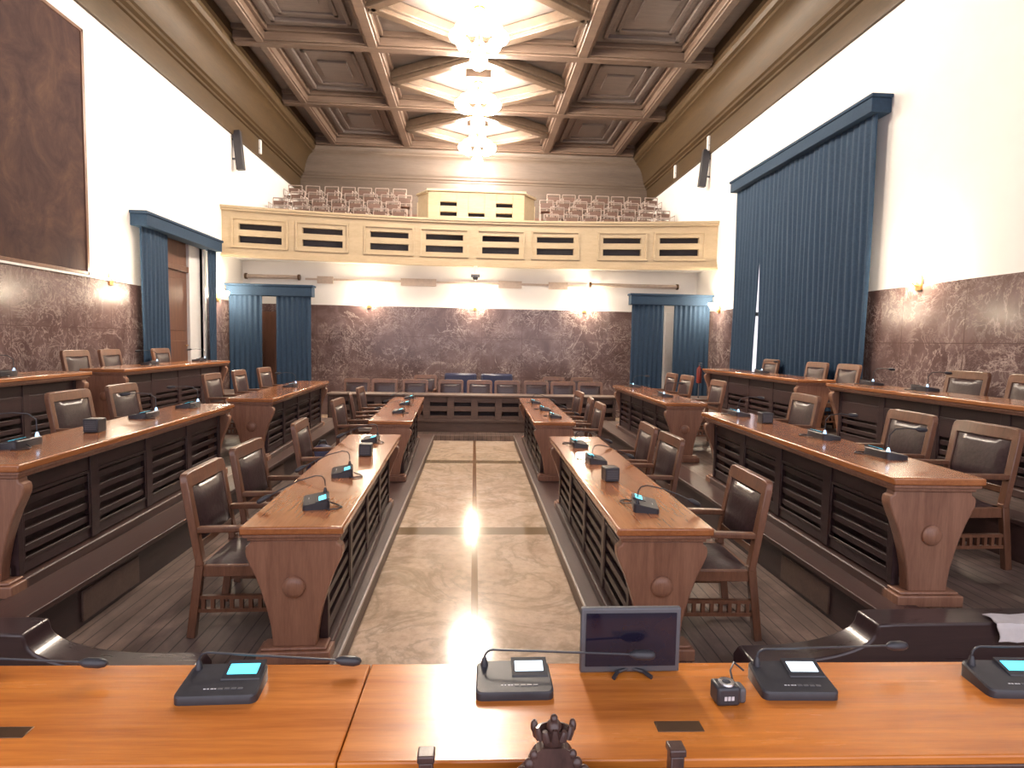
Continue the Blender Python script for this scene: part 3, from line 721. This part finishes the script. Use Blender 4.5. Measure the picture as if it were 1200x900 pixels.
# ------------------------------------------------------------------ microphone units (user side = -y)
def make_mic(label, scr, goose, glow=False, loop=True):
    t = thing('microphone_unit', label, 'microphone')
    mb = MB(); n = 6
    out = []
    for cx, cy, a0 in ((.069, .044, 0), (-.069, .044, 90), (-.072, -.031, 180), (.072, -.031, 270)):
        for k in range(4):
            a = math.radians(a0+k*30); out.append((cx+.014*math.cos(a), cy+.014*math.sin(a)))
    hz = lambda y: .019+.017*(y+.045)/.105
    N = len(out)
    vs = [(x, y, 0) for x, y in out]+[(x, y, hz(y)-.004) for x, y in out]+[(x*.96, y*.95, hz(y)) for x, y in out]
    fs = [tuple(range(N))[::-1]]+[(i, (i+1) % N, (i+1) % N+N, i+N) for i in range(N)]+[(i+N, (i+1) % N+N, (i+1) % N+2*N, i+2*N) for i in range(N)]+[tuple(range(2*N, 3*N))]
    mb.add(vs, fs)
    mb.prism([(.0, hz(0)-.002), (.056, hz(.056)-.002), (.056, hz(.056)+.008), (.004, hz(0)+.003)], -.004, .078, 'X')
    mb.build('base', M['black'], t)
    sl = (hz(.06)-hz(0))/.06
    sb = MB(); z = lambda y: hz(0)+.0035+(y-.004)*(hz(.056)+.008-hz(0)-.003)/.052+.0006
    sb.add([(.004, .016, z(.016)), (.068, .016, z(.016)), (.068, .044, z(.044)), (.004, .044, z(.044)), (.004, .016, z(.016)-.003), (.068, .016, z(.016)-.003), (.068, .044, z(.044)-.003), (.004, .044, z(.044)-.003)],
           [(0, 1, 2, 3), (7, 6, 5, 4), (0, 4, 5, 1), (1, 5, 6, 2), (2, 6, 7, 3), (3, 7, 4, 0)])
    sb.build('display', M[scr], t, label='lit display')
    bt = MB()
    for k in range(4): bt.box(.0+k*.014, .01+k*.014, -.026, -.020, hz(-.023)-.002, hz(-.023)+.0008)
    bt.build('buttons', M['grey'], t)
    mk = MB()
    for k, w in enumerate((.005, .004, .006, .004)): mk.box(-.03+k*.0075, -.03+k*.0075+w, -.024, -.0215, hz(-.023)-.002, hz(-.023)+.0006)
    mk.build('print', M['fmark'], t)
    cone = MB().lathe([(.009, .026), (.0085, .036), (.005, .050), (.0035, .053)], (-.066, .042, 0), 12)
    cone.build('stem_socket', M['led'] if glow else M['black'], t)  # socket glow imitates a bluish flare on the upper desk units
    g = MB().tube(goose, .0027, 7); gn = g.build('gooseneck', M['black'], t)
    a, b_ = Vector(goose[-2]), Vector(goose[-1]); d = (b_-a).normalized()
    hb = MB().tube([b_-d*.004, b_+d*.004, b_+d*.012, b_+d*.04, b_+d*.052, b_+d*.056], .009, 10)
    rad = [.0035, .008, .011, .0115, .008, .003]
    for i in range(6):
        ctr = [b_-d*.004, b_+d*.004, b_+d*.012, b_+d*.04, b_+d*.052, b_+d*.056][i]
        for k in range(10): v = Vector(hb.v[i*10+k]); hb.v[i*10+k] = tuple(ctr+(v-ctr).normalized()*rad[i])
    hb.build('microphone_head', M['black'], t)
    if loop:
        MB().tube([(.02, .058, .012), (.04, .09, .004), (.075, .105, .004), (.1, .085, .004), (.1, .05, .004), (.08, .04, .004)], .003, 6).build('cable', M['black'], t)
    return t
def gn(h, reach, drop, yy=0, bend=.02):
    p = [(-.066, .042, .04)]
    p += [(-.066, .042, h-bend)]
    for k in range(1, 6): a = k*PI/10; p.append((-.066+bend*(1-math.cos(a)), .042, h-bend+bend*math.sin(a)))
    for k in range(1, 9): u = k/8; p.append((-.066+bend+(reach-bend)*u, .042+yy*u, h-drop*u))
    return p
# units on the foreground desk
Z0 = 1.17
m2 = make_mic('black microphone unit with white display, left of the small monitor', 'pale', gn(.070, .335, .0, -.03), loop=False)
m2.location = (.100, 1.292, Z0)
m1 = make_mic('black microphone unit with cyan display on the left part of the foreground desk', 'cyan', gn(.070, .30, .036, .02), loop=False)
m1.location = (-.541, 1.297, Z0); m1.rotation_euler.z = .02
m3 = make_mic('black microphone unit with white display, beside the small black cube camera', 'pale', gn(.072, .345, .016, .05), loop=False)
m3.location = (.738, 1.272, Z0); m3.rotation_euler.z = -.04
m4 = make_mic('black microphone unit with cyan display cut by the right edge of the photo', 'cyan', gn(.076, .25, -.002), loop=False)
m4.location = (1.262, 1.262, Z0); m4.rotation_euler.z = -.06
m5 = make_mic('microphone unit beyond the left edge whose head reaches into the photo', 'cyan', gn(.070, .32, .03, .02), loop=False)
m5.location = (-1.13, 1.297, Z0)
for m in (m1, m2, m3, m4, m5): m['group'] = 'microphone units on the foreground desk'
# units on the council desks: user side away from the aisle
TOPZ = .78
g_row = [(-.066, .042, .06), (-.066, .04, .085), (-.062, .03, .102), (-.055, .005, .108), (-.04, -.06, .094), (-.02, -.13, .066), (-.01, -.17, .046)]
g_up = [(-.066, .042, .06), (-.066, .04, .11), (-.06, .01, .135), (-.05, -.05, .14), (-.045, -.1, .135)]
pa = make_mic('', 'cyan', g_row)
pb = make_mic('', 'cyan', g_up, glow=True)
for p in (pa, pb): p.scale = (1.5, 1.5, 1.5)
MIC = [
 (pa, -.965, 3.68, F1, -PI/2+.25, 'microphone unit on the near left aisle desk, closest to the camera'),
 (pa, -.99, 4.52, F1, -PI/2+.2, 'microphone unit second along the near left aisle desk'),
 (pa, -1.035, 6.02, F1, -PI/2, 'microphone unit on the far end of the near left aisle desk, behind the black cube'),
 (pa, -1.06, 8.45, F1, -PI/2, 'microphone unit nearest on the far left aisle desk'),
 (pa, -1.09, 9.5, F1, -PI/2, 'microphone unit in the middle of the far left aisle desk'),
 (pa, -1.13, 10.5, F1, -PI/2, 'microphone unit on the far end of the far left aisle desk'),
 (pa, 1.09, 3.62, F1, PI/2-.2, 'microphone unit on the near right aisle desk, closest to the camera'),
 (pa, 1.075, 5.06, F1, PI/2, 'microphone unit second along the near right aisle desk, beyond the black cube'),
 (pa, 1.065, 5.85, F1, PI/2, 'microphone unit on the far end of the near right aisle desk'),
 (pa, 1.13, 8.1, F1, PI/2, 'microphone unit nearest on the far right aisle desk'),
 (pa, 1.09, 8.95, F1, PI/2, 'microphone unit in the middle of the far right aisle desk'),
 (pa, 1.05, 9.95, F1, PI/2, 'microphone unit on the far end of the far right aisle desk'),
 (pb, -2.97, 4.05, F2, -PI/2, 'lit-stem microphone unit on the near middle left desk, at the photo edge'),
 (pb, -2.97, 5.55, F2, -PI/2, 'microphone unit with lit stem on the near middle left desk, beyond the black cube'),
 (pb, -2.97, 6.38, F2, -PI/2, 'microphone unit at the far end of the near middle left desk'),
 (pb, 2.86, 3.92, F2, PI/2, 'microphone unit with lit stem nearest the carved end of the middle right desk'),
 (pb, 2.90, 4.72, F2, PI/2, 'microphone unit with lit stem second along the near middle right desk'),
 (pb, 2.86, 6.22, F2, PI/2, 'microphone unit at the far end of the near middle right desk'),
 (pb, 2.76, 8.4, F2, PI/2, 'microphone unit at the near end of the far middle right desk'),
 (pb, 2.80, 10.2, F2, PI/2, 'microphone unit at the far end of the far middle right desk'),
 (pb, -2.78, 9.2, F2, -PI/2, 'microphone unit on the far middle left desk below the corner curtain'),
 (pb, -4.75, 6.3, F3, -PI/2, 'microphone unit on the top left desk at the left edge of the photo'),
 (pb, -4.82, 9.2, F3, -PI/2, 'microphone unit on the far top left desk, beside the side door curtain'),
 (pb, -4.82, 10.8, F3, -PI/2, 'microphone unit at the far end of the far top left desk'),
 (pb, 4.88, 7.02, F3, PI/2, 'microphone unit on the near top right desk, at its far end'),
 (pb, 4.88, 6.15, F3, PI/2, 'microphone unit on the near top right desk, in front of the armchair by the marble'),
 (pb, 4.84, 9.75, F3, PI/2, 'microphone unit on the far top right desk below the window curtain'),
]
used = set()
for p, x, y, z, rz, lab in MIC:
    if p.name not in used: used.add(p.name); p.location = (x, y, z+TOPZ); p.rotation_euler = (0, 0, rz); p['label'] = lab; o = p
    else: o = dup(p, (x, y, z+TOPZ), rz, lab)
    o['group'] = 'microphone units on the council desks'
# black cubes on the desks
def cube_box(label):
    t = thing('desk_speaker', label, 'speaker')
    MB().box(-.055, .055, -.055, .055, 0, .105).build('case', M['black'], t, bevel=.008)
    mb = MB()
    for k in range(5): mb.box(-.042, .042, -.058, -.054, .022+k*.014, .029+k*.014)
    mb.build('grille', M['grey'], t)
    return t
cb = None
for x, y, z, rz, lab in ((-2.86, 4.68, F2, .1, 'small black cube speaker on the near middle left desk'), (-.94, 5.28, F1, 0, 'small black cube speaker on the near left aisle desk'), (1.03, 4.36, F1, .1, 'small black cube speaker on the near right aisle desk'), (2.84, 5.62, F2, 0, 'small black cube speaker on the near middle right desk')):
    if cb is None: cb = cube_box(lab); cb.location = (x, y, z+TOPZ); o = cb
    else: o = dup(cb, (x, y, z+TOPZ), rz, lab)
    o['group'] = 'black cube speakers on the desks'

# ------------------------------------------------------------------ foreground desk
def fore_desk(x0, x1, label):
    t = thing('presidential_desk', label, 'desk', ((x0+x1)/2, 1.238-.02*(x0+x1)/2, .39), -.02, 'foreground desk sections')
    off = (-(x0+x1)/2, -1.24, -.39)
    MB().box(x0+.001, x1-.001, 1.064, 1.405, 1.150, 1.17).build('desktop', M['topx'], t, off, bevel=.004)
    MB().box(x0+.0015, x1-.0015, 1.066, 1.403, 1.125, 1.150).build('edge_strip', M['carved'], t, off, bevel=.004)
    MB().box(x0+.002, x1-.002, 1.085, 1.395, 1.09, 1.125).build('under_moulding', M['carved'], t, off, bevel=.01)
    MB().box(x0+.002, x1-.002, 1.335, 1.375, .39, 1.09).build('front_panel', M['panel'], t, off)
    for x in (x0+.01, x1-.04): MB().box(x, x+.03, 1.11, 1.335, .39, 1.09).build('end_panel', M['panel'], t, off, bevel=.004)
    return t, off
d1, o1 = fore_desk(-2.3, -.240, 'polished orange foreground desk section left of the seam')
d2, o2 = fore_desk(-.240, 2.3, 'polished orange foreground desk section right of the seam, holding the monitor')
for d, o, x in ((d1, o1, -.905), (d2, o2, .432)):
    MB().box(x-.048, x+.048, 1.142, 1.176, 1.166, 1.1716).build('cable_flap', M['bronze'], d, o, bevel=.002, label='dark metal cable flap')
# monitor
t = thing('small_monitor', 'small black flat monitor standing on the foreground desk', 'monitor', (.380, 1.352, Z0))
MB().box(-.1195, .1195, -.006, .010, .003, .160).build('case', M['grey'], t, bevel=.004)
MB().box(-.108, .108, -.0085, -.005, .020, .148).build('screen', M['screen'], t)
mb = MB().tube([(-.045, -.032, .005), (-.03, -.01, .008), (0, .0, .012), (.03, -.01, .008), (.045, -.032, .005)], .005, 8)
mb.tube([(-.045, .026, .005), (-.02, .012, .01), (.02, .012, .01), (.045, .026, .005)], .005, 8); mb.build('stand', M['black'], t)
# cube camera beside the unit
t = thing('cube_camera', 'small black cube camera with round silver lens beside the right microphone unit', 'camera', (.562, 1.232, Z0), .03)
MB().box(-.026, .026, -.022, .022, 0, .042).build('case', M['black'], t, bevel=.006)
MB().lathe([(.009, .040), (.009, .0445), (.017, .0455), (.018, .043), (.018, .040)], (.002, .0, 0), 20).build('lens_ring', M['silver'], t)
mb = MB()
for k in range(3): mb.box(-.011+k*.008, -.005+k*.008, -.0228, -.0215, .014, .023)
mb.build('print', M['fmark'], t)
MB().box(.026, .044, -.014, .02, 0, .034).build('clip', M['grey'], t, bevel=.006)
MB().tube([(.03, .02, .02), (.035, .05, .04), (.055, .075, .045), (.075, .065, .03)], .0025, 6).build('cable', M['black'], t)

# carved chair of the president, back towards the camera
t = thing('carved_chair', 'dark carved chair with crown crest pushed against the foreground desk', 'chair', (.149, 1.0, .39))
zz = .39
for s in (-1, 1):
    mb = MB().box(s*.222-.0125, s*.222+.0125, -.012, .012, 0, .832).box(s*.222-.015, s*.222+.015, -.015, .015, .832, .846)
    mb.build('back_post', M['carved'], t, bevel=.003)
    MB().box(s*.21-.018, s*.21+.018, .265, .30, 0, .44).build('leg', M['carved'], t, bevel=.003)
MB().box(-.23, .23, .013, .31, .42, .47).build('seat', M['leather'], t, bevel=.012)
MB().box(-.21, .21, -.008, .010, .5, .74).build('back_pad', M['leather'], t, bevel=.006)
cp = [(-.21, .72), (-.21, .765), (-.16, .775), (-.10, .785), (-.062, .802), (-.045, .818), (-.038, .834), (-.03, .846), (-.02, .853)]
poly = cp+[(-x, z) for x, z in reversed(cp)]
mb = MB().prism(poly, -.012, .012, 'Y')
for s in (-1, 1):
    for (x, z, r) in ((.042, .824, .010), (.055, .808, .011), (.075, .795, .011), (.1, .785, .010), (.034, .84, .008), (.02, .80, .014), (.13, .778, .01)):
        mb.ball((s*x, -.008, z), r, 10, 6, (1, .8, 1.1))
cr = mb.build('crest', M['carved'], t)
mb = MB().lathe([(.014, .848), (.018, .856), (.020, .860), (.027, .869), (.031, .877), (.0325, .883), (.026, .884), (.018, .874)], (0, 0, 0), 20, sy=.6)
for k in range(7):
    a = PI+k*PI/6
    x, y = .031*math.cos(a), .0186*math.sin(a)
    tip = .898 if k in (0, 6) else (.893 if k % 2 else .889)
    mb.tube([(x*.9, y*.9, .872), (x*1.06, y*1.06, .885), (x*1.1, y*1.1, tip)], .0085, 8, .0042)
for s in (-1, 1): mb.ball((s*.034, 0, .888), .0085, 10, 6, (.8, .9, 1.4))
mb.ball((0, -.006, .890), .0135, 12, 8).ball((0, -.004, .904), .007, 10, 6)
mb.build('crown', M['carved'], cr)

# white cloth on the right kerb
mb = MB(); nx, ny = 14, 12; vs = []; fs = []
for j in range(ny+1):
    for i in range(nx+1):
        u, v = i/nx, j/ny; x = 2.83+u*.75+.012*math.sin(v*9)*(1 if i == 0 else 0)
        L = v*.20
        if L < .10: y, z = 3.045-L, .492+.004*math.sin(u*21+v*7)
        else: y, z = 2.935-.010*math.sin(u*17), .492-(L-.10)+.006*math.sin(u*25)
        pass
        vs.append((x, y, z))
for j in range(ny):
    for i in range(nx): q = j*(nx+1)+i; fs.append((q, q+1, q+nx+2, q+nx+1))
n0 = len(vs); vs2 = [(x, y-.004 if z < .485 else y, z+.004) for x, y, z in vs]
fs2 = [tuple(i+n0 for i in f) for f in fs]
mb.add(vs+vs2, fs+fs2)
o = mb.build('folded_cloth', M['cloth'], ang=60); tag(o, 'white cloth draped over the dark kerb board at the right edge', 'cloth')

# ------------------------------------------------------------------ chandeliers
def chandelier(label):
    t = thing('chandelier', label, 'chandelier', (0, 0, 0), 0, 'ceiling chandeliers')
    MB().lathe([(.11, .98), (.10, .94), (.03, .92), (.014, .9), (.014, .5), (.05, .46), (.07, .4), (.05, .33), (.03, .26), (.06, .2), (.03, .15), (.005, .12)], n=14).build('stem', M['brass'], t)
    for k in range(8):
        a = 2*PI*k/8; c, s = math.cos(a), math.sin(a)
        ar = MB().tube([(c*.05, s*.05, .36), (c*.18, s*.18, .25), (c*.34, s*.34, .26), (c*.44, s*.44, .34)], .014, 6).build('arm', M['brass'], t)
        MB().ball((c*.44, s*.44, .45), .13, 16, 10).build('globe', M['globe'], ar)
    for k in range(4):
        a = 2*PI*(k+.5)/4; c, s = math.cos(a), math.sin(a)
        MB().ball((c*.2, s*.2, .66), .12, 16, 10).build('upper_globe', M['globe'], t)
    MB().ball((0, 0, .02), .17, 16, 10, (1, 1, 1.15)).build('bottom_globe', M['globe'], t)
    return t
cl = None
for y, lab in ((18.55, 'lit chandelier above the tribune box, the farthest one'), (15.25, 'lit chandelier second from the back of the hall'), (11.95, 'large looking lit chandelier third from the back of the hall'), (8.65, 'lit chandelier cut by the top edge of the photo, nearest the camera')):
    if cl is None: cl = chandelier(lab); cl.location = (0, y, 7.34)
    else: dup(cl, (0, y, 7.34), 0, lab)
# wall sconces
def sconce(label):   # wall behind +y, light bowl towards -y
    t = thing('wall_sconce', label, 'wall lamp', (0, 0, 0), 0, 'lit wall sconces')
    MB().box(-.05, .05, -.03, 0, -.12, .08).tube([(0, -.02, -.06), (0, -.09, -.05), (0, -.13, 0)], .012, 6).build('bracket', M['brass'], t, bevel=.006)
    MB().lathe([(.02, -.02), (.07, .0), (.11, .05), (.13, .11), (.12, .115), (.02, .09)], (0, -.14, 0), 16).build('glass_bowl', M['sconce'], t)
    return t
sc0 = None
for x, y, z, rz, lab in ((-2.7, YB-.035, 2.86, 0, 'lit wall sconce on the back wall beside the left corner curtain'), (0, YB-.035, 2.86, 0, 'lit wall sconce in the middle of the back wall below the camera'), (2.85, YB-.035, 2.86, 0, 'lit wall sconce on the back wall beside the right corner curtain'),
        (-W+.035, 10.0, 2.85, PI/2, 'lit wall sconce on the left wall between painting and side curtain'), (-W+.035, 14.0, 2.85, PI/2, 'lit wall sconce on the left wall beyond the side door curtain'),
        (W-.035, 7.55, 2.85, -PI/2, 'lit wall sconce on the right wall nearer than the tall curtain'), (W-.035, 14.0, 2.85, -PI/2, 'lit wall sconce on the right wall beyond the tall curtain')):
    if sc0 is None: sc0 = sconce(lab); sc0.location = (x, y, z); sc0.rotation_euler.z = rz
    else: dup(sc0, (x, y, z), rz, lab)

# ------------------------------------------------------------------ small fittings
# column loudspeakers tilted out from the walls
for s, lab in ((-1, 'black column loudspeaker high on the left wall beside the gallery'), (1, 'black column loudspeaker high on the right wall beside the gallery')):
    t = thing('column_loudspeaker', lab, 'loudspeaker', (s*W, 15.05, 6.4), 0, 'column loudspeakers')
    mb = MB().box(-.09, .09, -.07, .07, -.46, .46); mb.xform(Matrix.Translation((-s*.15, 0, 0)) @ Matrix.Rotation(s*.10, 4, 'Y'))
    mb.build('cabinet', M['bluel'] if False else M['black'], t, bevel=.01)
    mb = MB().bar((0, 0, .25), (-s*.13, 0, .25), .04, .04).bar((0, 0, -.2), (-s*.13, 0, -.2), .04, .04); mb.build('bracket', M['grey'], t)
for x, y, z, lab in ((-W+.075, 16.7, 7.0, 'small white box on the left cornice frieze beyond the loudspeaker'), (W-.075, 17.5, 7.0, 'small white box on the right cornice frieze, the farther one'), (W-.075, 15.0, 7.0, 'small white box on the right cornice frieze above the loudspeaker')):
    t = thing('frieze_box', lab, 'sensor', (x, y, z), 0, 'white boxes on the cornice frieze')
    MB().box(-.035, .035, -.05, .05, -.18, .18).build('case', M['white'], t, bevel=.008)
    MB().lathe([(.018, 0), (.018, .01), (.005, .014)], (0, -.05, -.06), 10, 'Z').build('lens', M['grey'], t)
# dome camera under the gallery
t = thing('ceiling_camera', 'white and black camera hanging under the middle of the gallery', 'camera', (0, 14.95, 3.8))
MB().lathe([(.05, 0), (.05, -.02), (.025, -.03), (.022, -.18), (.07, -.2)], n=14).build('mount', M['white'], t)
MB().box(-.11, .11, -.06, .06, -.27, -.2).build('yoke', M['grey'], t, bevel=.01)
MB().ball((0, -.01, -.28), .07, 14, 8).build('lens', M['black'], t)
# rails on the back wall below the gallery
for x0, x1, lab in ((-5.7, -4.45, 'beige roller rail above the left corner curtain'), (3.0, 5.25, 'beige roller rail above the right corner curtain')):
    t = thing('roller_rail', lab, 'rail', ((x0+x1)/2, 15.2 if False else YB-.12, 3.47))
    L = (x1-x0)/2
    MB().tube([(-L, 0, 0), (L, 0, 0)], .05, 12).build('tube', M['rail'], t)
    for s in (-1, 1): MB().tube([(s*L, 0, 0), (s*(L+.05), 0, 0)], .075, 12).build('end_cap', M['bronze'], t)
    for s in (-.8, .8): MB().box(s*L-.02, s*L+.02, 0, .12, -.03, .03).build('bracket', M['rail'], t)
mb = MB().box(-4.3, 2.9, YB-.03, YB, 3.42, 3.47); struct(mb.build('trim_2', M['rail']))
mb = MB()
for a, b_ in ((-4.0, -3.6), (-1.9, -1.0), (.6, 1.2), (1.9, 2.4)): mb.box(a, b_, YB-.05, YB, 3.34, 3.52)
struct(mb.build('trim_3', M['rail']))
# fire extinguisher at the far right
t = thing('fire_extinguisher', 'red fire extinguisher on a slim stand before the right corner curtain', 'extinguisher', (5.12, 13.3, F3)); t.scale = (.8, .8, .85)
MB().lathe([(.13, 0), (.13, .02), (.018, .03), (.016, .42), (.06, .44)], n=14).build('stand', M['grey'], t)
MB().lathe([(.07, .44), (.075, .46), (.075, .78), (.06, .84), (.025, .87), (.02, .9)], n=16).build('cylinder', M['red'], t)
MB().box(-.02, .06, -.015, .015, .9, .94).box(-.02, .08, -.012, .012, .96, .98).build('valve', M['silver'], t, bevel=.004)
MB().tube([(.02, 0, .92), (.1, 0, .88), (.11, 0, .7), (.1, 0, .55)], .01, 6).build('hose', M['black'], t)
# navy bag on the floor behind the left desks
t = thing('backpack', 'round navy backpack on the low left tier behind the aisle desks', 'bag', (-1.82, 7.32, F1), .4)
mb = MB().ball((0, 0, .26), .2, 18, 12, (1, .7, 1.3)); mb.build('body', M['bag'], t)
MB().ball((.0, -.12, .18), .12, 14, 8, (1, .5, 1)).build('pocket', M['bag'], t)
MB().tube([(-.05, 0, .5), (-.03, 0, .56), (.03, 0, .56), (.05, 0, .5)], .012, 6).build('handle', M['black'], t)

# ------------------------------------------------------------------ light, camera, colour
w = bpy.data.worlds.new('sky'); SC.world = w; w.use_nodes = True
bg = w.node_tree.nodes['Background']; bg.inputs['Color'].default_value = (.95, .90, 1., 1); bg.inputs['Strength'].default_value = 1.6

f = 700.; cx, cy = 556., 400.; roll = .015
fw = Vector((cx-600, 450-cy, f)).normalized()            # world +Y seen from the camera (right, up, forward)
up = Vector((roll, 1, 0)); up = (up-up.dot(fw)*fw).normalized()
rt = Vector((up.y*fw.z-up.z*fw.y, up.z*fw.x-up.x*fw.z, up.x*fw.y-up.y*fw.x))
if rt.x < 0: rt = -rt
R = Matrix(((rt.x, rt.y, -rt.z), (fw.x, fw.y, -fw.z), (up.x, up.y, -up.z)))
cam = bpy.data.cameras.new('camera'); co = bpy.data.objects.new('camera', cam); C.objects.link(co)
cam.sensor_width = 36; cam.lens = 36*f/1200; cam.clip_start = .05
co.matrix_world = Matrix.Translation((0, 0, 1.95)) @ R.to_4x4()
SC.camera = co
SC.view_settings.view_transform = 'Standard'; SC.view_settings.look = 'None'
SC.view_settings.gamma = 1; SC.view_settings.use_curve_mapping = False
SC.view_settings.exposure = 0.4
SC.cycles.use_denoising = True
SC.cycles.max_bounces = 8; SC.cycles.diffuse_bounces = 5; SC.cycles.glossy_bounces = 4
SC.cycles.sample_clamp_indirect = 8
SC.cycles.caustics_reflective = False; SC.cycles.caustics_refractive = False
